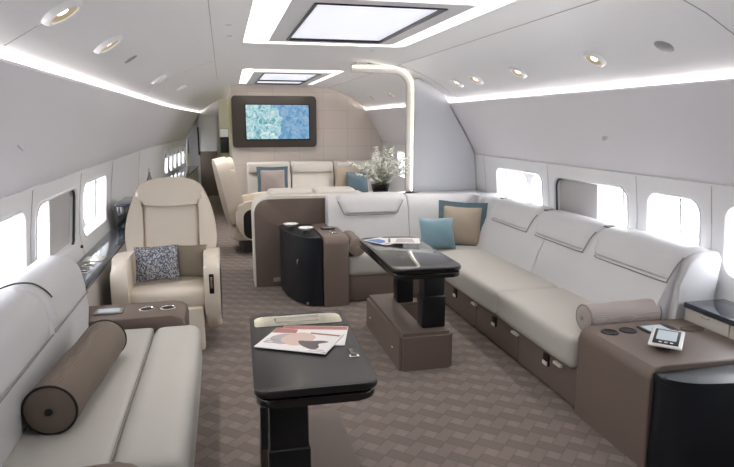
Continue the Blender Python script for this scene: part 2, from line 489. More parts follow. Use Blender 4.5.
# ceiling with skylight wells
SKY = [(2.82, 4.93), (7.25, 10.0), (-.3, 1.55)]  # last well is added, unseen above the camera, for more light
SKX = 0.645
hs = [rrect((SKX if a < 7 else .60)*2, b-a, .10, 6, -.035 if 2 < a < 7 else 0, (a+b)/2) for a, b in SKY]
b = panel(-1.74, 1.74, Y0, Y1, hs, lambda u, v: Vector((XC+u+(taper(v)*min(1, max(0, -u)) if u < 0 else 0), v, cz(u))), .25, None, sorted(set([-t[0] for t in CEIL]+[t[0] for t in CEIL])))
ceil = struct('ceiling', b, shell)
for (a, c), dep in zip(SKY, (.07,)*3):
    # the lit trough: walls of the well and its glowing roof
    hw = SKX if a < 7 else .60
    xc = XC-(.035 if 2 < a < 7 else 0)
    o = rrect(hw*2, c-a, .10, 6, xc, (a+c)/2)
    o2 = rrect(hw*2+.04, c-a+.04, .10, 6, xc, (a+c)/2)
    b = bridge([[Vector((p[0], p[1], cz(p[0]-XC))) for p in o], [Vector((p[0], p[1], 2.30)) for p in o2]])
    obj('skylight_well', b, shell, ceil)
    b = NB(); b.faces.new([b.verts.new((p[0], p[1], 2.30)) for p in o2])
    obj('trough_lamp', b, trough, ceil)
# ceiling joint lines
for dx in (-.9, .9):
    obj('ceiling_joint', tube([(XC+dx, y, cz(dx)-.001) for y in (Y0, 2, 5, 8, 13.9 if dx < 0 else 10.2)], .002, 6), jointm, ceil)
for yj in (2.32, 6.05):
    for s in (-1, 1):
        obj('ceiling_joint', tube([(XC+s*d, yj, cz(d)-.001) for d in (.9,1.05,1.2,1.35,1.48,1.56)], .002, 6), jointm, ceil)

# skylight panels hanging in the wells
def skylight(a, c, label, bars, XC=XC):
    t = thing('ceiling_light_panel', label, 'ceiling light', (XC, (a+c)/2, 2.2), 'ceiling light panels')
    W = .47; z0, z1 = 2.185, 2.245
    out = rrect(W*2, c-a-.20, .03, 4, XC, (a+c)/2); inn = rrect(.705, c-a-.42, .01, 4, XC, (a+c)/2)
    b = bridge([[Vector((p[0], p[1], z1)) for p in inn], [Vector((p[0], p[1], z0)) for p in inn], [Vector((p[0], p[1], z0)) for p in out], [Vector((p[0], p[1], z1)) for p in out]])
    obj('surround', b, greyp, t)
    i2 = rrect(.705-.036, c-a-.42-.036, .01, 4, XC, (a+c)/2)
    b = bridge([[Vector((p[0], p[1], z0+.02)) for p in inn], [Vector((p[0], p[1], z0-.006)) for p in inn], [Vector((p[0], p[1], z0-.006)) for p in i2], [Vector((p[0], p[1], z0+.02)) for p in i2]])
    obj('black_frame', b, frame_b, t)
    b = NB(); b.faces.new([b.verts.new((p[0], p[1], z0+.012)) for p in inn]); obj('diffuser', b, skyp, t)
    for y in bars: obj('cross_bar', box(XC-.35, XC+.35, y-.02, y+.02, z0-.006, z0+.01), frame_b, t)
    # hangers
    for sx in (-1, 1):
        for y in (a+.3, c-.3): obj('hanger', box(XC+sx*.42-.01, XC+sx*.42+.01, y-.01, y+.01, z1-.01, 2.299), steel, t)
skylight(2.90, 4.72, 'large glowing ceiling light panel in a black frame at the top of the view', [], XC-.035)
skylight(7.3, 9.85, 'smaller, farther ceiling light panel in front of the television wall', [8.9])
skylight(-.3, 1.55, 'added glowing ceiling light panel above the camera, out of the view, for extra light', [])  # added panel, never in view, lights the cabin from above

# windows
glasses = []
wn = 0
for (s, a, c, kind) in wins:
    wn += 1
    w = bpy.data.objects.new('window_%d' % wn, None); COL.objects.link(w); w['kind'] = 'structure'
    w.location = (wx(s, (a+c)/2, 0), (a+c)/2, ZB); ORG[w.name] = Vector(w.location)
    cy, cz_ = (a+c)/2, (ZB+ZT)/2
    def L(dw, dep, r=.09): return [Vector((wx(s, p[0], p[1], dep), p[0], p[1])) for p in rrect(c-a+2*dw, ZT-ZB+2*dw, r+dw, 7, cy, cz_)]
    b = bridge([L(.012, -.001), L(.008, -.008), L(0, -.008), L(-.006, .0), L(-.018, .05), L(-.02, .085)])
    obj('window_reveal', b, shell, w)
    DP = .08
    if kind == 'A': ops = [(a+.06, a+.34), (a+.44, c-.05)]
    elif kind == 'B': ops = [(a+.03, a+.42), (a+.50, c-.06)]
    else: ops = [(a+.035, c-.035)]
    hh = [rrect(q-p, ZT-ZB-.06, .10, 7, (p+q)/2, cz_) for p, q in ops]
    b = panel(a-.01, c+.01, ZB-.01, ZT+.01, hh, lambda u, v: Vector((wx(s, u, v, DP), u, v)), .08)
    obj('window_liner', b, shell, w)
    for (p, q), h in zip(ops, hh):
        b = bridge([[Vector((wx(s, e[0], e[1], DP), e[0], e[1])) for e in h], [Vector((wx(s, e[0], e[1], DP+.05), cyy, e[1])) for e, cyy in ((e, (e[0]-(p+q)/2)*.93+(p+q)/2) for e in h)]])
        lin = obj('inner_rim', b, shell, w)
        b = NB(); b.faces.new([b.verts.new((wx(s, e[0], e[1], DP+.045), e[0], e[1])) for e in h])
        obj('pane', b, glass, w)
    if kind in 'AC':
        yb = a+(.24 if kind == 'C' else .66)
        obj('glazing_bar', tube([(wx(s, yb, z, DP-.01), yb, z) for z in (ZB, .85, .95, 1.05, ZT)], .008, 6), plastic, w)
    if kind == 'B':
        yb = a+.14
        obj('glazing_bar', tube([(wx(s, yb, z, DP-.01), yb, z) for z in (ZB, .85, .95, 1.05, ZT)], .008, 6), plastic, w)
        h = rrect(c-a-.42, ZT-ZB-.03, (.07,.005,.005,.07), 6, (a+.41+c-.01)/2, cz_)
        b = bridge([[Vector((wx(s, e[0], e[1], .04), e[0], e[1])) for e in h], [Vector((wx(s, e[0], e[1], .05), e[0], e[1])) for e in h]])
        for dd in (.04, .05): b.faces.new([b.verts.new((wx(s, e[0], e[1], dd), e[0], e[1])) for e in h])
        obj('window_shade', b, shade, w)
        # dark gasket along the far end of the frame
        hp = [e for e in rrect(c-a-.02, ZT-ZB-.02, .085, 7, cy, cz_) if e[0] > c-.12]
        hp.sort(key=lambda e: math.atan2(e[1]-cz_, e[0]-(c-.15)))
        obj('gasket', tube([(wx(s, e[0], e[1], .012), e[0], e[1]) for e in hp], .009, 6), cord, w)
    if kind == 'D':
        obj('window_shade', box(-.004, .004, a+.02, c-.02, ZT-.16, ZT-.01, mtx=Matrix.Translation((wx(s, cy, 1.05, .03), 0, 0))), cord, w)
    # portal so that daylight is sampled through the opening
    ld = bpy.data.lights.new('daylight', 'AREA'); ld.shape = 'RECTANGLE'; ld.size = c-a-.05; ld.size_y = ZT-ZB-.05
    ld.cycles.is_portal = True
    lo = bpy.data.objects.new('daylight', ld); COL.objects.link(lo)
    lo.location = (wx(s, cy, cz_, DP+.06), cy, cz_)
    lo.rotation_euler = Vector((-s, 0, 0)).to_track_quat('-Z', 'Z').to_euler()

# end walls
def section(x0, x1, y, ya, mt, name, top_in=0):
    """transverse wall filling the cabin section between x0 and x1"""
    up = []
    N_ = 40
    for i in range(N_+1):
        x = x0+(x1-x0)*i/N_; d = abs(x-XC)
        if d <= 1.56: z = cz(d)
        else:
            z = lerp_tab([(1.56,1.80), (1.63,1.69), (1.77,1.46), (1.875,1.262), (1.93,.8)], d)
        up.append((x, z-.001))
    pts = [(x0, 0)]+up+[(x1, 0)]
    return struct(name, prism(pts, 'y', y, ya), mt)
TVX = .15
section(TVX, XC+1.915, 10.3, 10.42, tvwall, 'wall_front')
section(XC-1.6, -.06, 14.0, 14.1, sidep, 'wall_far_left')
section(XC-1.9, XC+1.915, Y0, Y0+.05, sidep, 'wall_back')
# galley beyond the aisle opening
g = NB(); box(-1.2, 2.9, 16.9, 17, 0, 2.4, bm=g)
gw = struct('wall_galley', g, yellow)
g = box(-1.2, 2.9, 13.9, 17, 2.215, 2.3); struct('ceiling_galley', g, shell)
g = NB(); box(.16, .26, 10.42, 17, 0, 2.2, bm=g); struct('wall_aisle', g, yellow)
g = NB(); box(-1.2, -1.1, 14.1, 17, 0, 2.4, bm=g); struct('wall_galley_side', g, yellow)
obj('counter_band', box(-1.0, .15, 16.6, 16.89, 1.22, 1.42, .01), shell, gw)
obj('oven_recess', box(-.9, .15, 16.62, 16.89, .8, 1.21, .01), dark, gw)

# ------------------------------------------------------------------ divider wing and arched light bar
YW = 6.3
pts = [(1.985, 0), (2.76, 0), (2.76, .8), (2.745, 1.05), (2.725, 1.25), (2.68, 1.35), (2.56, 1.55), (2.44, 1.74), (2.415, 1.80), (2.34, 1.90), (2.2, 1.995), (2.06, 2.06), (1.99, 2.04), (1.985, 1.9)]
struct('wall_divider', prism(pts, 'y', YW-.02, YW+.06), wingm)
t = thing('arched_light_bar', 'tall steel light bar arching from the divider wall to the ceiling', 'light', (1.955, 6.2, .86))
path = [(1.955, 6.24, z) for z in (.87, 1.2, 1.6, 1.9)]
cx_, cz0, R_ = 1.955-.19, 1.96, .19
for k in range(1, 9):
    a = math.radians(90*k/8); path.append((cx_+R_*math.cos(a), 6.24, cz0+R_*math.sin(a)))
path += [(1.6, 6.24, 2.15), (1.32, 6.24, 2.15)]
sec = [(-.045,-.024), (.045,-.024), (.045,.024), (-.045,.024)]
obj('bar', tube(path, 1, sec=sec), satin, t, ang=50)
# light strip on the camera-facing side
b = NB(); rr = []; SG = 1
P = [Vector(p) for p in path]
for i, p in enumerate(P):
    tt = (P[min(i+1, len(P)-1)]-P[max(i-1, 0)]).normalized(); nrm = Vector((0, -1, 0)).cross(tt)
    q = p+Vector((0, -.046, 0))-nrm*SG*.012; rr.append([q-nrm*.006, q-nrm*.006+Vector((0,-.004,0)), q+nrm*.006+Vector((0,-.004,0)), q+nrm*.006])
obj('light_strip', bridge(rr), barl, t)
obj('foot', box(1.92, 1.99, 6.19, 6.265, .858, .875, .004), steel, t)
for x in (1.36, 1.5): obj('ceiling_bracket', lathe([(.0,0),(.012,0),(.012,.05),(0,.05)], 12, c=(x, 6.24, 2.155)), steel, t)

# ------------------------------------------------------------------ downlights and vents
SPOTS = []  # filled below
def ceil_at(d):
    s = (cz(abs(d)+.02)-cz(abs(d)-.02))/.04
    n = Vector((-s if d > 0 else s, 0, 1)).normalized()    # outward normal
    return Vector((XC+d, 0, cz(d))), n
dl = thing('ceiling_downlight', '', 'ceiling light', (0,0,0), 'recessed downlights along the ceiling curve')
prof = [(.047,-.004),(.052,-.016),(.060,-.019),(.072,-.013),(.080,.001)]
obj('bezel', lathe(prof, 28), shell, dl, local=True)
cup = obj('reflector', lathe([(.052,-.014),(.046,-.008),(.03,-.003),(0,-.0025)], 24), goldp, dl, local=True)
obj('lamp', lathe([(0,-.0055),(.020,-.0055),(.022,-.002)], 20), lampw, dl, local=True)
LSP = [(-1.375, 2.33), (-1.375, 3.2), (-1.375, 5.6)]
FSP = [(1.36, 7.1), (1.36, 8.0), (1.36, 9.0), (-1.30, 7.6), (-1.30, 9.4)]  # the two left ones are added to brighten the far end
RSP = [(1.36, 5.60), (1.36, 5.14), (1.36, 4.34), (1.36, 3.36)]
labs = ['leftmost ceiling downlight at the upper left corner', 'second downlight from the upper left corner', 'small downlight far along the left ceiling curve',
        'farthest downlight on the right ceiling curve beside the divider wall', 'second farthest downlight on the right ceiling curve', 'middle downlight on the right ceiling curve', 'nearest and largest downlight on the right ceiling curve',
        'nearest of the downlights seen left of the light bar, beyond the divider', 'middle one of the downlights beyond the divider', 'farthest downlight beyond the divider, by the television wall',
        'added far left ceiling downlight above the dining seats, nearer one', 'added far left ceiling downlight above the dining seats, farther one']
first = True
for (d, y), lb in zip(LSP+RSP+FSP, labs):
    p, n = ceil_at(d); rot = Vector((0,0,1)).rotation_difference(n).to_euler(); loc = (p.x, y, p.z)
    if first: o = dl; o.location = loc; o.rotation_euler = rot; o['label'] = lb; first = False
    else: o = dup(dl, loc, rot, lb)
    ld = bpy.data.lights.new('downlight_beam', 'SPOT'); ld.energy = 12 if y < 7 else 30; ld.spot_size = 1.7; ld.spot_blend = .8; ld.color = (1,.965,.91); ld.shadow_soft_size = .03
    lo = bpy.data.objects.new('downlight_beam', ld); COL.objects.link(lo); lo.location = Vector(loc)-n*.04; lo.rotation_euler = (-n).to_track_quat('-Z', 'Y').to_euler()
def disc(name, label, cat, p, n, r, m, group=None):
    b = lathe([(0,-.004),(r*.85,-.004),(r,0),(r,.002),(0,.002)], 24)
    o = single(name, b, m, label, cat, (0,0,0), group, local=True)
    o.location = p; o.rotation_euler = Vector((0,0,1)).rotation_difference(n).to_euler(); return o
p, n = ceil_at(1.36); disc('ceiling_speaker', 'round grey speaker grille in the right ceiling curve', 'speaker', (p.x, 2.76, p.z), n, .055, plastic)
p, n = ceil_at(-1.375); disc('ceiling_grille', 'slim grey grille between the downlights on the left ceiling curve', 'speaker', (p.x, 3.95, p.z), n, .045, plastic)
disc('wall_sensor', 'small pale disc on the upper left wall panel', 'sensor', (XC-1.745, 3.0, 1.5), Vector((-.87,0,-.5)), .03, white)
disc('wall_sensor', 'small pale disc on the upper right wall panel', 'sensor', (XC+1.745, 3.75, 1.5), Vector((.87,0,-.5)), .028, white)
for i, (x, y, lb) in enumerate(((.06, 3.9, 'small round ceiling sensor left of the large light panel, nearer one'), (.07, 4.4, 'small round ceiling sensor left of the large light panel, farther one'), (1.28, 5.2, 'small round ceiling sensor above the arched light bar'))):
    disc('ceiling_sensor', lb, 'sensor', (x, y, cz(x-XC)), Vector((0,0,1)), .02, porcelain, 'small ceiling sensors')

# ------------------------------------------------------------------ tv and far seating
t = thing('television', 'wide flat television in a bronze bezel on the beige end wall', 'television', (.86, 10.3, 1.2))
b = prism(rrect(1.39, .84, .06, 6, .855, 1.612), 'y', 10.21, 10.299, .015)
obj('bezel', b, tvf, t)
obj('inner_bezel', box(.365, 1.44, 10.2, 10.215, 1.31, 1.905, .004), frame_b, t)
obj('screen', box(.385, 1.42, 10.195, 10.205, 1.33, 1.885), screenm, t)

t = thing('far_sofa', 'cream sofa against the television wall below the screen', 'sofa', (1.3, 9.9, 0))
obj('base', box(.42, 2.5, 9.5, 10.2, 0, .28, .01), brown, t)
for i, (x0, x1) in enumerate(((.36, 1.06), (1.08, 1.78), (1.8, 2.5))):
    obj('seat_cushion', seatpad(x0+.02, x1, 9.4, 9.95, .27, .45, .04), ivory, t)
    pr_ = [(9.82, .40), (9.88, .72), (9.93, .92), (10.0, .96), (10.12, .96), (10.17, .9), (10.17, .4)]
    obj('backrest', prism([(p[0], p[1]) for p in pr_], 'x', x0, x1, .03), ivory, t)
    bb = NB(); box(x0+.02, x1-.02, 9.85, 9.9, .80, .95, .015, bm=bb, mtx=None)
    obj('headrest', bb, ivory, t)
def pillow_thing(name, label, loc, w, h, th, m, rx, rz, ry=0, fm=None, fw=.03, group=None):
    if fm:
        t = thing(name, label, 'pillow', loc, group)
        t.rotation_euler = (rx, ry, rz)
        obj('cover', pillow(w, h, th), m, t, local=True); obj('border', flange(w, h, fw), fm, t, local=True)
        return t
    o = single(name, pillow(w, h, th), m, label, 'pillow', (0,0,0), group, local=True)
    o.location = loc; o.rotation_euler = (rx, ry, rz); return o
pillow_thing('throw_pillow', 'grey pillow with slate blue border on the far cream sofa', (.75, 9.62, .47), .40, .40, .14, taupep, -.22, 0, 0, tealb, .05)
pillow_thing('throw_pillow', 'beige pillow behind the slate blue one at the right of the far sofa', (1.98, 9.68, .46), .42, .44, .13, beigep, -.2, .1)
pillow_thing('throw_pillow', 'slate blue pillow at the right end of the far cream sofa', (2.10, 9.50, .46), .36, .36, .13, tealb, -.28, -.1)

# bench whose taupe back faces the camera
t = thing('dining_bench', 'taupe panelled bench back with cream leather top, left of the dark cabinet', 'bench', (.6, 5.95, 0))
o = [(.265, 0), (.265, .70)]+[(.265+.13-.13*math.cos(math.radians(a)), .74+.13*math.sin(math.radians(a))) for a in range(0, 91, 15)]+[(1.30, .87), (1.30, 0)]
obj('back_panel', prism(o, 'y', 5.812, 6.02, .012), brown, t)
o = [(.25, 0), (.25, .72)]+[(.25+.15-.15*math.cos(math.radians(a)), .75+.15*math.sin(math.radians(a))) for a in range(0, 91, 15)]+[(1.36, .90), (1.36, 0)]
obj('cream_shell', prism(o, 'y', 5.825, 6.16, .02), ivory, t)
obj('seat_cushion', seatpad(.30, 1.3, 6.1, 6.75, .27, .45, .04), ivory, t)
obj('base', box(.32, 1.28, 6.1, 6.65, 0, .28, .01), brown, t)
for x0, x1 in ((.42, .84), (.88, 1.28)): obj('headrest', seatpad(x0, x1, 5.9, 6.13, .885, .945, .025, .006, 8), ivory, t)
obj('socket_plate', box(.43, .53, 5.806, 5.813, .05, .09, .002), plastic, t)

# shelf carrying the flowers and the light bar
t = thing('side_shelf', 'dark glossy shelf behind the sofa back carrying the flowers', 'shelf', (1.65, 6.15, 0))
obj('top', prism(rrect(.63, .30, .05, 6, 1.695, 6.12), 'z', .835, .858, .004), ledge, t)
obj('cabinet', box(1.42, 2.0, 6.03, 6.26, 0, .835, .006), brown, t)

# flowers
t = thing('flower_bowl', 'black bowl of tall white flowers on the shelf behind the sofa', 'flowers', (1.60, 6.12, .858))
bl = lathe([(0,0),(.065,0),(.085,.03),(.098,.10),(.092,.10),(.08,.04),(0,.03)], 28, c=(1.60, 6.12, .859))
obj('bowl', bl, black, t)
obj('soil', lathe([(0,.085),(.088,.085)], 20, c=(1.60, 6.12, .859)), dark, t)
rnd = random.Random(3)
for k in range(26):
    a = rnd.uniform(0, 2*PI); lean = rnd.uniform(.05, .38); H_ = rnd.uniform(.18, .50)*(1-.35*lean)
    bx, by = 1.60+.05*math.cos(a), 6.12+.05*math.sin(a)
    sx = math.cos(a)*lean; sy = math.sin(a)*lean*.35
    pp = [(bx+sx*q*q, by+sy*q*q, .93+H_*q-.05*lean*q**3) for q in (0,.25,.5,.75,1)]
    st = obj('stem', tube(pp, .0016, 5), leafm, t)
    fb = NB()
    for q in [i/11 for i in range(3, 12)]:
        cxq = Vector((bx+sx*q*q, by+sy*q*q, .93+H_*q-.05*lean*q**3)); sz = .058*(1.15-q*.75)
        for w_ in range(6):
            an = rnd.uniform(0, 2*PI); d = Vector((math.cos(an), math.sin(an), rnd.uniform(-.1,.6))).normalized()
            s_ = d.cross(Vector((0,0,1))).normalized(); c0 = cxq
            vs = [fb.verts.new(c0), fb.verts.new(c0+d*sz*.7+s_*sz*.45), fb.verts.new(c0+d*sz*1.3+Vector((0,0,sz*.15))), fb.verts.new(c0+d*sz*.7-s_*sz*.45)]
            fb.faces.new(vs)
    for q in (.45, .55, .63, .72, .80, .88, .95):
        c0 = Vector((bx+sx*q*q, by+sy*q*q, .93+H_*q-.05*lean*q**3))+Vector((rnd.uniform(-.012,.012), rnd.uniform(-.012,.012), 0))
        ib = NB(); bmesh.ops.create_icosphere(ib, subdivisions=1, radius=.027*(1.2-.65*q)); ib.transform(Matrix.Translation(c0) @ Matrix.Rotation(rnd.uniform(0,3), 4, 'X') @ Matrix.Diagonal((1,.8,.7,1))); join(fb, ib)
    obj('blossoms', fb, petal, t)
lf = NB()
for k in range(12):
    a = rnd.uniform(0, 2*PI); ln = rnd.uniform(.12, .3); c0 = Vector((1.60, 6.12, .95)); d = Vector((math.cos(a)*.7, math.sin(a)*.5, rnd.uniform(.3, 1.3))).normalized()
    s_ = d.cross(Vector((0,0,1))).normalized()
    ps = [c0+d*ln*q+Vector((0,0,-.12*ln*q*q)) for q in (0,.3,.6,.85,1)]; ws = [.003,.011,.013,.007,.001]
    L_ = [lf.verts.new(p-s_*w) for p, w in zip(ps, ws)]; R2 = [lf.verts.new(p+s_*w) for p, w in zip(ps, ws)]
    for i in range(4): lf.faces.new((L_[i], R2[i], R2[i+1], L_[i+1]))
obj('leaves', lf, leafm, t)

# ------------------------------------------------------------------ sofa helpers
def off_profile(prof, o):
    P = [Vector(p) for p in prof]; out = []
    for i, p in enumerate(P):
        t_ = (P[min(i+1, len(P)-1)]-P[max(i-1, 0)]).normalized(); out.append(p+Vector((-t_.y, t_.x))*o)
    return out
def wrap_pad(prof, u0b, u1b, u0t, u1t, thick, fn, sign, n=16, sag=0):
    """padded flap following a back profile (d,z): bottom edge first. fn(u,d,z)->Vector"""
    pr2 = smooth_poly(prof, 4); m = len(pr2)-1; b = NB(); TOP, BOT = [], []
    hi_, lo_ = off_profile(pr2, sign*thick), off_profile(pr2, -sign*.004)
    for i in range(m+1):
        s = i/m; w0 = u0b+(u0t-u0b)*min(1, s*2.2); w1 = u1b+(u1t-u1b)*min(1, s*2.2)
        rt, rb = [], []
        for j in range(n+1):
            v = -1+2*j/n; vv = math.copysign(abs(v)**.7, v); u = (w0+w1)/2+vv*(w1-w0)/2
            e = (1-abs(vv)**10)**.5*(1-abs(2*s-1)**14)**.5 if m else 1
            ph, pl = hi_[i], lo_[i]; p = pl+(ph-pl)*max(.0, e)
            rt.append(b.verts.new(fn(u, p.x, p.y))); rb.append(b.verts.new(fn(u, pl.x, pl.y)))
        TOP.append(rt); BOT.append(rb)
    for A in (TOP, BOT):
        for i in range(m):
            for j in range(n): b.faces.new((A[i][j], A[i+1][j], A[i+1][j+1], A[i][j+1]))
    for i in range(m):
        for j in (0, n): b.faces.new((TOP[i][j], TOP[i+1][j], BOT[i+1][j], BOT[i][j]))
    for j in range(n):
        for i in (0, m): b.faces.new((TOP[i][j], TOP[i][j+1], BOT[i][j+1], BOT[i][j]))
    return b

# ------------------------------------------------------------------ right sectional sofa
t = thing('sectional_sofa', 'long white leather L-shaped sofa under the right windows', 'sofa', (2.3, 4.2, 0))
YE = 2.79
obj('base', box(1.89, 2.57, YE, 5.75, .0, .27, .005), brownd, t)
obj('base', box(1.04, 1.89, 5.13, 5.75, .0, .27, .005), brown, t)
dr = [(YE+.005, 3.475), (3.485, 4.165), (4.175, 5.10)]
for i, (a, c) in enumerate(dr):
    d = obj('drawer', box(1.868, 1.90, a, c, .02, .262, .004), brown, t)
    hy = (3.11, 3.84, 4.6)[i]; by_ = (2.97, 3.51, 4.19)[i]
    obj('latch', box(1.855, 1.87, hy-.03, hy+.03, .145, .215, .003), dark, d)
    obj('latch_plate', box(1.849, 1.856, hy-.026, hy+.026, .148, .172, .002), latchm, d)
    obj('handle', box(1.843, 1.869, by_-.04, by_+.04, .198, .216, .004), latchm, d)
obj('plinth_panel', box(1.05, 1.86, 5.118, 5.135, .02, .262, .004), brown, t)
for (x0, x1, y0, y1) in ((1.825, 2.40, YE+.005, 3.75), (1.825, 2.40, 3.755, 5.09), (1.825, 2.42, 5.10, 5.72), (1.04, 1.82, 5.10, 5.72)):
    obj('seat_cushion', seatpad(x0, x1, y0, y1, .245, .435, .035, .010), whitec, t)
# long back
BP = [(2.30,.30), (2.31,.44), (2.37,.60), (2.45,.76), (2.49,.83), (2.54,.865), (2.62,.875), (2.70,.865), (2.735,.83), (2.74,.70), (2.66,.20)]
LR = lambda u, d, z: Vector((d, u, z))
obj('backrest', prism(BP, 'y', YE+.02, 4.16, .02), white, t)
obj('backrest', prism(BP, 'y', 4.165, 5.48, .02), white, t)
obj('end_block', prism([(2.43,.42), (2.47,.70), (2.50,.83), (2.55,.87), (2.62,.885), (2.72,.875), (2.745,.83), (2.70,.42)], 'y', YE-.02, YE+.22, .025), white, t)
FP = [(2.43,.715), (2.455,.775), (2.49,.835), (2.545,.87), (2.62,.88), (2.69,.872)]
for a, c in ((2.80, 3.60), (3.63, 4.41), (4.44, 5.22)):
    obj('headrest_flap', wrap_pad(FP, a+.02, c-.07, a, c, .022, LR, 1), white, t)
    obj('flap_piping', tube(smooth_poly([LR(a-.002, 2.50, .85), LR(a+.0, 2.455, .80), LR(a+.015, 2.42, .72), LR(a+.05, 2.417, .705), LR((a+c)/2, 2.417, .705), LR(c-.13, 2.417, .706), LR(c-.09, 2.42, .715)], 4), .004, 6), seam, t)
    obj('strap', box(2.55, 2.63, c-.03, c+.02, .885, .898, .004), seam, t)
# corner and cross back
BQ = [(5.52,.30), (5.53,.44), (5.56,.60), (5.60,.76), (5.63,.85), (5.67,.89), (5.74,.90), (5.79,.885), (5.80,.84), (5.80,.2)]
TR = lambda u, d, z: Vector((u, d, z))
obj('backrest', prism(BQ, 'x', .95, 1.745, .02), white, t)
obj('backrest', prism(BQ, 'x', 1.75, 2.52, .02), white, t)
cp = rrect(.28, .30, (.04,.04,.06,.04), 6, 2.60, 5.64)
obj('corner_block', prism(cp, 'z', .25, .88, .03), white, t)
FQ = [(5.585,.735), (5.605,.80), (5.63,.86), (5.67,.897), (5.74,.905)]
obj('headrest_flap', wrap_pad(FQ, 1.11, 1.62, 1.04, 1.70, .022, TR, 1), white, t)
obj('flap_piping', tube([TR(1.045, 5.60, .86), TR(1.10, 5.572, .74), TR(1.13, 5.57, .727), TR(1.36, 5.57, .725), TR(1.60, 5.57, .727), TR(1.63, 5.572, .74), TR(1.695, 5.60, .86)], .005, 6), seam, t)
# top of the corner behind the cushions
obj('back_ledge', box(2.03, 2.74, 5.81, 6.26, .60, .862, .02), white, t)

# pillows in the corner
pillow_thing('throw_pillow', 'beige pillow with slate blue ruffled border in the sofa corner', (2.17, 5.27, .445), .38, .38, .13, beigep, -.30, -.36, .05, tealb, .045)
pillow_thing('throw_pillow', 'smooth blue silk pillow in front of the beige one in the corner', (1.90, 5.13, .445), .35, .30, .12, teal, -.34, .06, .03)

# ------------------------------------------------------------------ mid console and dark cabinet
t = thing('armrest_console', 'taupe armrest console between the dark cabinet and the corner sofa', 'console', (.92, 5.4, 0))
pf = [(5.03, 0), (5.03, .55), (5.04, .59), (5.06, .61), (5.1, .62), (5.79, .62), (5.79, 0)]
obj('body', prism(pf, 'x', .81, 1.035, .012), brown, t)
for y in (5.22, 5.34): obj('cup_holder', lathe([(.036,.001),(.04,.005),(.045,.003),(.045,0)], 20, c=(.95, y, .62)), chrome, t); obj('cup_well', lathe([(0,.002),(.037,.002)], 20, c=(.95, y, .62)), dark, t)
obj('control_panel', box(.86, .98, 5.42, 5.54, .62, .632, .004), frame_b, t)
obj('control_screen', box(.875, .965, 5.435, 5.525, .632, .635), plastic, t)
t = thing('side_cabinet', 'blue-black cabinet with curved front beside the taupe bench back', 'cabinet', (.65, 5.4, 0))
cv = smooth_poly([(.80, 5.045), (.74, 5.05), (.67, 5.09), (.60, 5.20), (.54, 5.38), (.51, 5.55), (.50, 5.72)], 4)
obj('body', prism(cv+[(.50, 5.79), (.80, 5.79)], 'z', .015, .60, .006), navy, t)
cv2 = [(x-.006, y-.006) for x, y in cv]
obj('top', prism(cv2+[(.494, 5.79), (.804, 5.79)], 'z', .60, .62, .006), navy, t)
obj('handle', tube([(.605, 5.17, .36), (.595, 5.16, .375), (.595, 5.16, .395), (.605, 5.17, .41)], .007, 8), chrome, t)
obj('lock', lathe([(0,0),(.012,0),(.012,.01),(0,.01)], 12, mtx=Matrix.Translation((.67, 5.085, .03)) @ Matrix.Rotation(1.57, 4, 'X')), steel, t)
for i, (x, y, lb) in enumerate(((.58, 5.50, 'small pale dish on dark foot, farther one on the curved cabinet'), (.69, 5.27, 'small pale dish on dark foot, nearer one on the curved cabinet'))):
    d = thing('dish', lb, 'dish', (x, y, .62), 'dishes on the curved cabinet')
    obj('foot', lathe([(0,0),(.03,0),(.024,.02),(.02,.03),(0,.03)], 20, c=(x, y, .621)), dark, d)
    obj('bowl', lathe([(0,.028),(.03,.03),(.06,.045),(.072,.058),(.068,.058),(.05,.046),(0,.038)], 24, c=(x, y, .621)), porcelain, d)

# bolsters
def bolster(name, label, p0, p1, r, m, pipe, group=None, twist=False):
    p0, p1 = Vector(p0), Vector(p1); L_ = (p1-p0).length; mid = (p0+p1)/2
    t = thing(name, label, 'pillow', (mid.x, mid.y, min(p0.z, p1.z)-r))
    q = Vector((0,0,1)).rotation_difference((p1-p0).normalized()).to_matrix().to_4x4(); M_ = Matrix.Translation(p0) @ q
    pf = [(r*.97, 0), (r*1.0, .01)]+[(r*(1+.02*math.sin(k*1.3)), L_*k/12) for k in range(1, 12)]+[(r, L_-.01), (r*.97, L_)]
    obj('cover', lathe(pf, 36, mtx=M_), m, t)
    for z, s in ((0, -1), (L_, 1)):
        obj('end_cap', lathe([(r*.97, z), (r*.8, z+s*.008), (r*.4, z+s*.014), (.0, z+s*.012)], 36, mtx=M_), m, t)
        ring = [M_ @ Vector((r*.985*math.cos(a), r*.985*math.sin(a), z)) for a in [2*PI*k/36 for k in range(37)]]
        obj('piping', tube(ring, .005, 6), pipe, t)
        obj('button', lathe([(0, z+s*.02), (.014, z+s*.016), (.014, z+s*.008)], 14, mtx=M_), pipe, t)
    return t
bolster('bolster_pillow', 'long dark taupe bolster lying on the left sofa seat', (-.662, 2.27, .556), (-.60, 3.02, .556), .096, bolster_d, dark)
bolster('bolster_pillow', 'grey satin bolster at the near end of the long right sofa', (1.935, 2.862, .520), (2.385, 2.868, .523), .074, bolster_l, seam)
bolster('bolster_pillow', 'small taupe bolster beside the armrest console in the middle of the cabin', (1.115, 5.06, .518), (1.115, 5.47, .518), .076, ribbed('taupe_cover', (132,118,106), 'Y', 80, .06), seam)

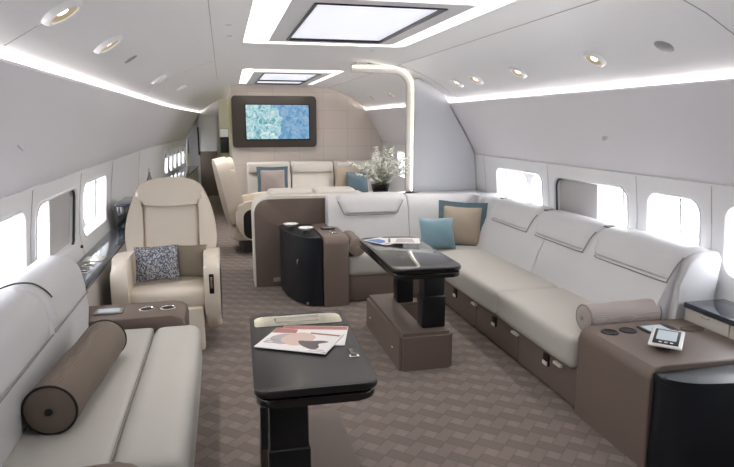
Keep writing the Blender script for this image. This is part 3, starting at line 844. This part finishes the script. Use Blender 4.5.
# ------------------------------------------------------------------ near right console
t = thing('armrest_console', 'large taupe console at the near end of the right sofa with cup holders', 'console', (2.1, 2.5, 0))
pts = [(1.85, 0), (1.85, .44), (1.855, .475), (1.875, .50), (1.91, .505), (2.50, .505), (2.50, 0)]
obj('body', prism(pts, 'y', 2.20, 2.775, .012), brown, t)
for x in (1.955, 2.065): obj('cup_rim', lathe([(.034,.001),(.038,.006),(.045,.004),(.046,0)], 24, c=(x, 2.655, .505)), dark, t); obj('cup_well', lathe([(0,.002),(.036,.002)], 24, c=(x, 2.655, .505)), dark, t)
obj('control_panel', box(2.14, 2.33, 2.59, 2.69, .505, .513, .004), frame_b, t)
obj('control_screen', box(2.16, 2.28, 2.60, 2.68, .513, .515), lcd, t)
obj('table_hatch', prism(rrect(.13, .07, .034, 6, 2.42, 2.60), 'z', .505, .509), brownd, t)
t = thing('side_cabinet', 'large blue-black cabinet with curved front at the lower right', 'cabinet', (2.2, 2.0, 0))
cv = smooth_poly([(1.868, 2.198), (1.872, 2.14), (1.91, 2.085), (1.99, 2.045), (2.15, 2.02), (2.35, 2.005), (2.50, 2.0)], 4)
obj('body', prism(cv+[(2.50, 2.198)], 'z', .015, .45, .008), navy, t)
cv2 = smooth_poly([(1.858, 2.198), (1.862, 2.13), (1.905, 2.075), (1.99, 2.035), (2.15, 2.01), (2.35, 1.995), (2.50, 1.99)], 4)
obj('top', prism(cv2+[(2.50, 2.198)], 'z', .45, .485, .012), navy, t)
obj('handle', tube([(2.22, 2.02, .37), (2.22, 2.0, .375), (2.22, 2.0, .39), (2.22, 2.02, .395)], .005, 8), chrome, t)
# handset
t = thing('tablet', 'white framed tablet on a dark rest, lying on the taupe console', 'tablet', (2.09, 2.40, .505))
Mx = Matrix.Translation((2.10, 2.41, .548)) @ Matrix.Rotation(-.78, 4, 'Z') @ Matrix.Rotation(.12, 4, 'X')
obj('rest', box(-.055, .055, -.08, .08, -.035, -.008, .01, mtx=Mx @ Matrix.Scale(.85, 4)), frame_b, t)
obj('body', box(-.075, .075, -.1, .1, -.008, .006, .006, mtx=Mx), porcelain, t)
obj('screen', box(-.058, .058, -.085, .085, .004, .0075, .001, mtx=Mx), frame_b, t)
obj('display', box(-.045, .045, -.04, .07, .0075, .009, mtx=Mx), lcd, t)
for k in range(3): obj('button', box(-.03+k*.025, -.016+k*.025, -.07, -.06, .0075, .009, mtx=Mx), porcelain, t)

# side ledge right
t = thing('side_ledge', 'grey side cabinet with dark glossy ledge under the nearest right window', 'cabinet', (2.62, 2.3, 0))
obj('top', box(2.495, 2.765, 1.4, 2.76, .575, .605, .005), ledge, t)
obj('body', box(2.515, 2.59, 1.42, 2.755, .0, .575, .004), sidecab, t)
obj('wall_filler', box(2.59, 2.70, 1.42, 2.755, .35, .575, .004), sidecab, t)
for a, c in ((1.76, 2.10), (2.11, 2.44), (2.45, 2.755)):
    d = obj('door', box(2.503, 2.516, a, c, .02, .572, .003), sidecab, t)
    obj('handle', box(2.497, 2.504, (a+c)/2-.03, (a+c)/2+.03, .555, .562, .002), chrome, d)
# ledge left
t = thing('side_ledge', 'dark glossy ledge with cup holders along the left wall behind the sofa', 'cabinet', (-.93, 4.5, 0))
obj('top', box(-1.035, -.83, 3.50, 7.5, .605, .635, .006), ledge, t)
obj('body', box(-.872, -.845, 3.50, 7.5, .0, .605, .004), sidecab, t)
for y in (4.15, 4.33): obj('cup_rim', lathe([(.032,.001),(.036,.006),(.044,.003),(.044,0)], 24, c=(-.93, y, .635)), chrome, t); obj('cup_well', lathe([(0,.002),(.034,.002)], 24, c=(-.93, y, .635)), dark, t)
obj('control_plate', box(-1.0, -.86, 4.45, 4.62, .635, .640, .002), steel, t)
obj('switch', lathe([(0,.02),(.008,.02),(.01,0)], 12, c=(-1.01, 4.55, .72)), frame_b, t)
t = thing('storage_box', 'black lacquered box unit on the left ledge behind the cream armchair', 'cabinet', (-.93, 6.0, .635))
obj('body', box(-.97, -.84, 5.8, 6.35, .6355, .85, .006), black, t)
obj('lid', box(-.98, -.83, 5.79, 6.36, .85, .87, .006), ledge, t)
t = thing('bottle', 'small bottle with red label on the far left credenza, above the armchair headrest', 'bottle', (-.93, 8.1, .70))
obj('body', lathe([(0,0),(.04,0),(.042,.12),(.03,.2),(.014,.25),(.014,.28),(0,.28)], 20, c=(-.93, 8.1, .7005)), plastic, t)
obj('cap', lathe([(0,0),(.017,0),(.017,.04),(0,.04)], 14, c=(-.93, 8.1, .9805)), porcelain, t)
obj('label', lathe([(.0425,.14),(.036,.185)], 20, c=(-.93, 8.1, .7005)), redcap, t)
t = thing('candle_holder', 'slim brown and steel holder on the left ledge at the armchair shoulder', 'holder', (-.93, 7.0, .635))
obj('body', lathe([(0,0),(.03,0),(.03,.01),(.012,.02),(.012,.22),(0,.22)], 16, c=(-.93, 7.02, .6355)), tvf, t)
obj('cup', lathe([(0,.22),(.02,.22),(.024,.26),(.02,.26),(0,.23)], 16, c=(-.93, 7.02, .6355)), chrome, t)
t = thing('credenza', 'dark glossy topped credenza along the far left wall under the windows', 'cabinet', (-.8, 9.6, 0))
tp = [(-1.03, 7.6), (-.74, 7.6), (-.52, 13.2), (-.80, 13.2), (-.93, 11.0), (-1.0, 9.6)]
obj('top', prism(tp, 'z', .67, .70, .005), ledge, t)
obj('body', prism([(-.80, 7.62), (-.755, 7.62), (-.535, 13.18), (-.60, 13.18)], 'z', 0, .67), sidecab, t)
t = thing('wardrobe', 'pale cupboard with dark lower panel at the far end of the left aisle', 'cabinet', (-.35, 13.8, 0))
obj('body', box(-.50, -.12, 13.7, 13.98, .98, 1.75, .01), sidep, t)
obj('lower_panel', box(-.50, -.13, 13.71, 13.98, 0, .98, .006), brown, t)
obj('edge_strip', box(-.53, -.50, 13.68, 13.73, .9, 1.5, .004), dark, t)

# ------------------------------------------------------------------ left sofa
t = thing('sofa', 'white leather sofa along the left wall in the foreground', 'sofa', (-.55, 2.7, 0))
SY0, SY1 = 2.0, 3.45
obj('base', box(-.84, -.30, SY0, SY1, 0, .24, .01), brownd, t)
obj('seat_cushion', seatpad(-.80, -.425, SY0-.01, SY1, .24, .458, .02, .004), whitec, t)
obj('front_cushion', seatpad(-.425, -.17, SY0-.01, SY1+.02, .20, .458, .055, .008), whitec, t)
BL = [(-.775,.26), (-.77,.46), (-.755,.60), (-.77,.72), (-.79,.82), (-.81,.86), (-.85,.885), (-.92,.89), (-.99,.875), (-1.02,.83), (-1.0,.6), (-.94,.26)]
obj('backrest', prism(BL[::-1], 'y', 1.3, 3.47, .03), white, t)
FL = [(-.765,.69), (-.775,.76), (-.79,.825), (-.815,.862), (-.86,.888), (-.92,.893), (-.975,.88)]
for a, c in ((2.78, 3.45), (2.08, 2.75), (1.38, 2.05)):
    obj('headrest_flap', wrap_pad(FL, a+.01, c-.01, a, c, .016, LR, -1), white, t)
    obj('flap_piping', tube([LR(a, -.755, .688), LR(c, -.755, .688)], .003, 6), seam, t)
for y0 in (2.80, 2.08):
    # dark strap loop lying over the top, tied between two headrests
    obj('strap', tube(smooth_poly([(-.775, y0+.05, .83), (-.795, y0+.03, .87), (-.84, y0+.02, .905), (-.90, y0-.02, .917), (-.96, y0-.07, .905)], 4), .004, 6), cord, t)
obj('seam_shadow', tube([(-.424, SY0, .455), (-.424, 3.42, .455)], .002, 6), seam, t)  # grey line drawn for the thin shadow where the two cushions meet
def console_left(y0, y1, label, x0=-.87):
    t = thing('armrest_console', label, 'console', (-.6, (y0+y1)/2, 0))
    e_ = .045 if x0 > -.8 else 0
    pts = [(x0, 0), (-.27-e_, 0), (-.255-e_, .05), (-.252-e_, .44), (-.262-e_, .48), (-.29-e_, .502), (-.33-e_, .508), (x0, .508)]
    obj('body', prism(pts, 'y', y0, y1, .012), brown, t)
    S_ = .13 if x0 > -.8 else .03
    for x in (-.36, -.48):
        obj('cup_rim', lathe([(.034,.001),(.038,.006),(.046,.003),(.046,0)], 24, c=(x, (y0+y1)/2, .508)), chrome, t)
        obj('cup_well', lathe([(0,.0035),(.037,.0035)], 24, c=(x, (y0+y1)/2, .508)), dark, t)
    obj('control_panel', box(-.80+S_, -.64+S_, (y0+y1)/2-.05, (y0+y1)/2+.05, .508, .516, .004), steel, t)
    obj('control_screen', box(-.78+S_, -.66+S_, (y0+y1)/2-.035, (y0+y1)/2+.035, .516, .518), lcd, t)
console_left(3.475, 3.79, 'taupe armrest console with two cup holders between left sofa and armchair')
console_left(1.60, 1.935, 'taupe armrest console cut off by the lower left corner of the view', -.70)

# ------------------------------------------------------------------ club chairs
def club_chair(label, loc, rz):
    """faces -y in its own frame"""
    t = thing('club_chair', label, 'armchair', loc, rotz=rz if rz else 1e-9)
    K = dict(local=True)
    obj('pedestal', box(-.20, .20, -.15, .2, .0, .2, .02), cord, t, **K)
    obj('seat_base', seatpad(-.24, .24, -.27, .32, .16, .34, .03, .004), cream, t, **K)
    obj('seat_cushion', seatpad(-.26, .26, -.34, .26, .32, .47, .05, .012), cream, t, **K)
    # leg rest hanging at the front
    lr = box(.06, .235, -.365, -.30, .02, .34, .02); obj('leg_rest', lr, cream, t, **K)
    # arms: outline in (y,z) extruded in x
    for s in (-1, 1):
        ap = smooth_poly([(-.34,.22), (-.385,.36), (-.39,.52), (-.36,.64), (-.28,.69), (-.1,.69), (.1,.66), (.26,.62), (.30,.5), (.27,.3), (.1,.17), (-.2,.14)], 4, True)
        b = prism(ap, 'x', s*.245, s*.352, .035, 4)
        a_ = obj('armrest', b, cream, t, **K)
        b = prism(rrect(.52, .36, .10, 6, -.05, .38), 'x', s*.351, s*.356); obj('side_panel', b, dark, a_, **K)
        if s > 0:
            obj('control_plate', box(.280, .312, -.399, -.385, .44, .58, .006), frame_b, a_, **K)
            obj('lever', box(.289, .303, -.406, -.397, .48, .56, .003), chrome, a_, **K)
    # back: rounded outline in (x,z), leaning
    bo = smooth_poly([(-.19,.38), (-.285,.50), (-.325,.66), (-.33,.80), (-.305,.95), (-.26,1.08), (-.21,1.15), (-.12,1.19), (.12,1.19), (.21,1.15), (.26,1.08), (.305,.95), (.33,.80), (.325,.66), (.285,.50), (.19,.38)], 4, True)
    lean = Matrix.Translation((0,.22,.4)) @ Matrix.Rotation(-.20, 4, 'X') @ Matrix.Translation((0,-.0,-.4))
    b = prism(bo, 'y', -.02, .13, .045, 4); b.transform(lean); obj('backrest', b, cream, t, **K)
    # side wings
    for s in (-1, 1):
        wp = smooth_poly([(s*.215,.45), (s*.29,.52), (s*.33,.68), (s*.328,.82), (s*.29,.98), (s*.245,1.06), (s*.215,1.03), (s*.205,.8)], 4, True)
        b = prism(wp, 'y', -.075, .05, .03, 4); b.transform(lean); obj('wing', b, cream, t, **K)
    b = seatpad(-.20, .20, -.045, .05, .44, .99, .03, .01); b.transform(lean); obj('back_cushion', b, cream, t, **K)
    hp = smooth_poly([(-.215,.99), (-.25,1.05), (-.215,1.12), (-.14,1.165), (0,1.175), (.14,1.165), (.215,1.12), (.25,1.05), (.215,.99), (.1,.972), (0,.968), (-.1,.972)], 4, True)
    b = prism(hp, 'y', -.085, .05, .035, 4); b.transform(lean); obj('headrest', b, cream, t, **K)
    return t
c1 = club_chair('cream leather swivel armchair facing the camera, left of the aisle', (-.412, 4.52, 0), .0)
c2 = club_chair('cream leather armchair seen from its side beyond the taupe bench', (.37, 7.7, 0), PI/2+.12)
pillow_thing('throw_pillow', 'blue and white tweed pillow on the cream armchair seat', (-.485, 4.34, .495), .30, .255, .11, tweedm, -.28, .05, -.02)
pillow_thing('throw_pillow', 'plain olive taupe pillow at the right of the armchair seat', (-.275, 4.40, .495), .24, .24, .11, olive, -.25, -.08, .02)

# ------------------------------------------------------------------ tables
def ottoman(t, x0, x1, y0, y1, z1, gx, legs, mirror=False):
    """U-shaped padded base: long beam plus two end blocks the columns stand in"""
    b = NB()
    pts = [(x0, y0), (x1, y0), (x1, legs[0]+.12), (gx, legs[0]+.12), (gx, legs[1]-.1), (x1, legs[1]-.1), (x1, y1), (x0, y1)]
    if mirror: pts = [(x0, y0), (x1, y0), (x1, y1), (x0, y1), (x0, legs[1]-.1), (gx, legs[1]-.1), (gx, legs[0]+.12), (x0, legs[0]+.12)]
    o = prism(pts, 'z', .0, z1)
    es = [e for e in o.edges if abs(e.verts[0].co.z-e.verts[1].co.z) > .01 or e.verts[0].co.z > .1]
    bmesh.ops.bevel(o, geom=es, offset=.022, segments=4, affect='EDGES')
    return obj('table_base', o, brown, t)
def table(x0, x1, y0, y1, z, name, label, ob, cols, ly, gx, stud, mirror=False):
    t = thing(name, label, 'table', ((x0+x1)/2, (y0+y1)/2, 0))
    ottoman(t, *ob, gx, ly, mirror); tm = blacks if mirror else black; rc = .05 if mirror else .07
    cx, cy = (x0+x1)/2, (y0+y1)/2; w, h = x1-x0, y1-y0
    obj('table_top', prism(rrect(w, h, rc, 8, cx, cy), 'z', z-.026, z, .007), tm, t)
    obj('folding_leaf', prism(rrect(w-.012, h-.012, .066, 8, cx, cy), 'z', z-.066, z-.036, .006), black, t)
    obj('leaf_core', prism(rrect(w-.06, h-.06, .05, 6, cx, cy), 'z', z-.038, z-.024), dark, t)
    for (a, c, y, yy) in cols:
        l = obj('leg', box(a, c, y, yy, .10, z-.066, .008), legm, t)
        obj('leg_sleeve', box(a-.006, c+.006, y-.006, yy+.006, ob[4]+.001, ob[4]+.22, .008), legm, l)
    for (x, y, zz) in stud: obj('glide_stud', lathe([(0,-.008),(.008,-.006),(.01,0)], 12, mtx=Matrix.Translation((x, y, zz)) @ Matrix.Rotation(PI/2, 4, 'Y')), chrome, t)
    return t
tf = table(.985, 1.43, 3.39, 4.46, .72, 'coffee_table', 'black glossy table in front of the long right sofa, on taupe base',
      (1.06, 1.425, 3.53, 4.50, .25), [(1.245, 1.395, 3.63, 3.74), (1.245, 1.36, 4.22, 4.33)], (3.66, 4.3), 1.23, [(1.06, 3.72, .10), (1.06, 4.35, .10)])
tn = table(.075, .505, 1.885, 2.71, .72, 'coffee_table', 'nearest black glossy table with magazines, at the bottom of the view',
      (.10, .488, 1.42, 2.68, .25), [(.125, .262, 1.95, 2.07), (.125, .262, 2.44, 2.54)], (1.98, 2.52), .275, [], True)
tn.rotation_euler = (0,0,-.025)
# metal tray inlay on the near table
o = rrect(.39, .14, (.05,.05,.02,.02), 6, .289, 2.605); i_ = rrect(.20, .05, .01, 6, .285, 2.615)
b = NB()
b2 = bridge([[Vector((p[0], p[1], .7195)) for p in o], [Vector((p[0], p[1], .7215)) for p in o], [Vector((p[0], p[1], .7215)) for p in i_], [Vector((p[0], p[1], .7195)) for p in i_]])
b.free(); obj('metal_inlay', b2, gold, tn)
obj('inlay_plate', box(.19, .385, 2.585, 2.645, .7198, .7235, .001), steel, tn)
obj('latch', box(.447, .470, 2.125, 2.20, .7195, .728, .003), black, tn)
obj('latch_plate', box(.440, .478, 2.118, 2.142, .7195, .7245, .001), chrome, tn)
obj('leaf_catch', box(1.18, 1.205, 3.392, 3.404, .70, .712, .002), chrome, tf)
obj('side_rail', box(.093, .118, 1.9, 1.95, .50, .66, .006), legm, tn)

def magazine(label, loc, w, h, rz, patches, group=None, th=.004):
    t = thing('magazine', label, 'magazine', loc, group); t.rotation_euler = (0,0,rz)
    ORG[t.name] = Vector((0,0,0))
    obj('pages', box(-w/2, w/2, -h/2, h/2, .0005, th, .001), paper, t, local=True)
    for q_, (nm_, m, pts) in enumerate(patches):
        b = prism([(p[0]*w/2, p[1]*h/2) for p in pts], 'z', th-.0002, th+.0003+.00015*q_); obj(nm_, b, m, t, local=True)
    return t
line = lambda x0, x1, y, hh=.025: [(x0, y-hh), (x1, y-hh), (x1, y+hh), (x0, y+hh)]
magazine('magazine lying underneath, its pink edge showing on the near table', (.335, 2.385, .72), .28, .225, -.27,
         [('cover_picture', skinp, [(-.7,-.6), (.1,-.7), (.3,.2), (-.6,.3)]), ('cover_bar', redp, [(-.98,.6), (.98,.6), (.98,.95), (-.98,.95)]), ('cover_line', greyt, line(-.7,.5,-.85))])
hat = smooth_poly([(.0,-.10), (.15,-.45), (.55,-.75), (.68,-.5), (.58,-.2), (.8,.05), (.6,.12), (.3,-.02)], 3, True)
face = smooth_poly([(-.5,-.2), (-.1,-.55), (.2,-.4), (.35,.1), (.3,.5), (-.1,.75), (-.45,.4)], 3, True)
fig = smooth_poly([(-.85,-.1), (-.5,-.55), (-.2,-.4), (-.3,.1), (-.4,.5), (-.7,.35)], 3, True)
magazine('open topmost magazine with a hat picture on the near table', (.272, 2.325, .725), .30, .23, -.50,
         [('cover_corner', redp, [(-.98,.45), (-.3,.6), (-.35,.97), (-.98,.97)]), ('figure_picture', greyt, fig), ('cover_picture', skinp, face), ('hat_picture', darkp, hat),
          ('cover_line', greyt, line(.5,.95,-.88)), ('cover_line', greyt, line(.55,.9,-.74,.02)), ('cover_line', greyt, line(-.9,-.5,-.2,.02)),
          ('cover_line', greyt, line(-.9,-.45,-.35,.02)), ('cover_line', greyt, line(-.9,-.55,-.5,.02)), ('title', redp, line(.1,.95,.75,.05))])
magazine('blue covered magazine on the table before the long sofa, left one', (1.14, 4.28, .72), .18, .25, .5,
         [('cover_picture', bluep, [(-.9,-.4), (.2,-.5), (.3,.6), (-.8,.9)]), ('cover_bar', redp, line(-.9,.9,-.8,.08))])
magazine('pale magazine on the table before the long sofa, right one', (1.28, 4.24, .7245), .20, .26, 1.3,
         [('cover_picture', greyt, [(-.8,-.7), (.7,-.6), (.8,.3), (-.6,.4)]), ('cover_line', darkp, line(-.8,.8,.75,.06))])

# ------------------------------------------------------------------ world, camera
w = bpy.data.worlds.new('daylight_sky'); S.world = w; w.use_nodes = True
bg = w.node_tree.nodes['Background']; bg.inputs[0].default_value = (.93,.96,1,1); bg.inputs[1].default_value = 6.5
F_ = 600.
p_ = math.atan(111/F_); w_ = math.atan(145*math.cos(p_)/F_)
cam = bpy.data.cameras.new('camera'); co = bpy.data.objects.new('camera', cam); COL.objects.link(co)
cam.sensor_width = 36; cam.lens = F_*36/734; cam.clip_start = .05
co.location = (0, 0, 1.6); co.rotation_euler = (PI/2-p_, 0, -w_)
S.camera = co
vs = S.view_settings; vs.view_transform = 'Standard'; vs.look = 'None'; vs.gamma = 1; vs.exposure = .82; vs.use_curve_mapping = False
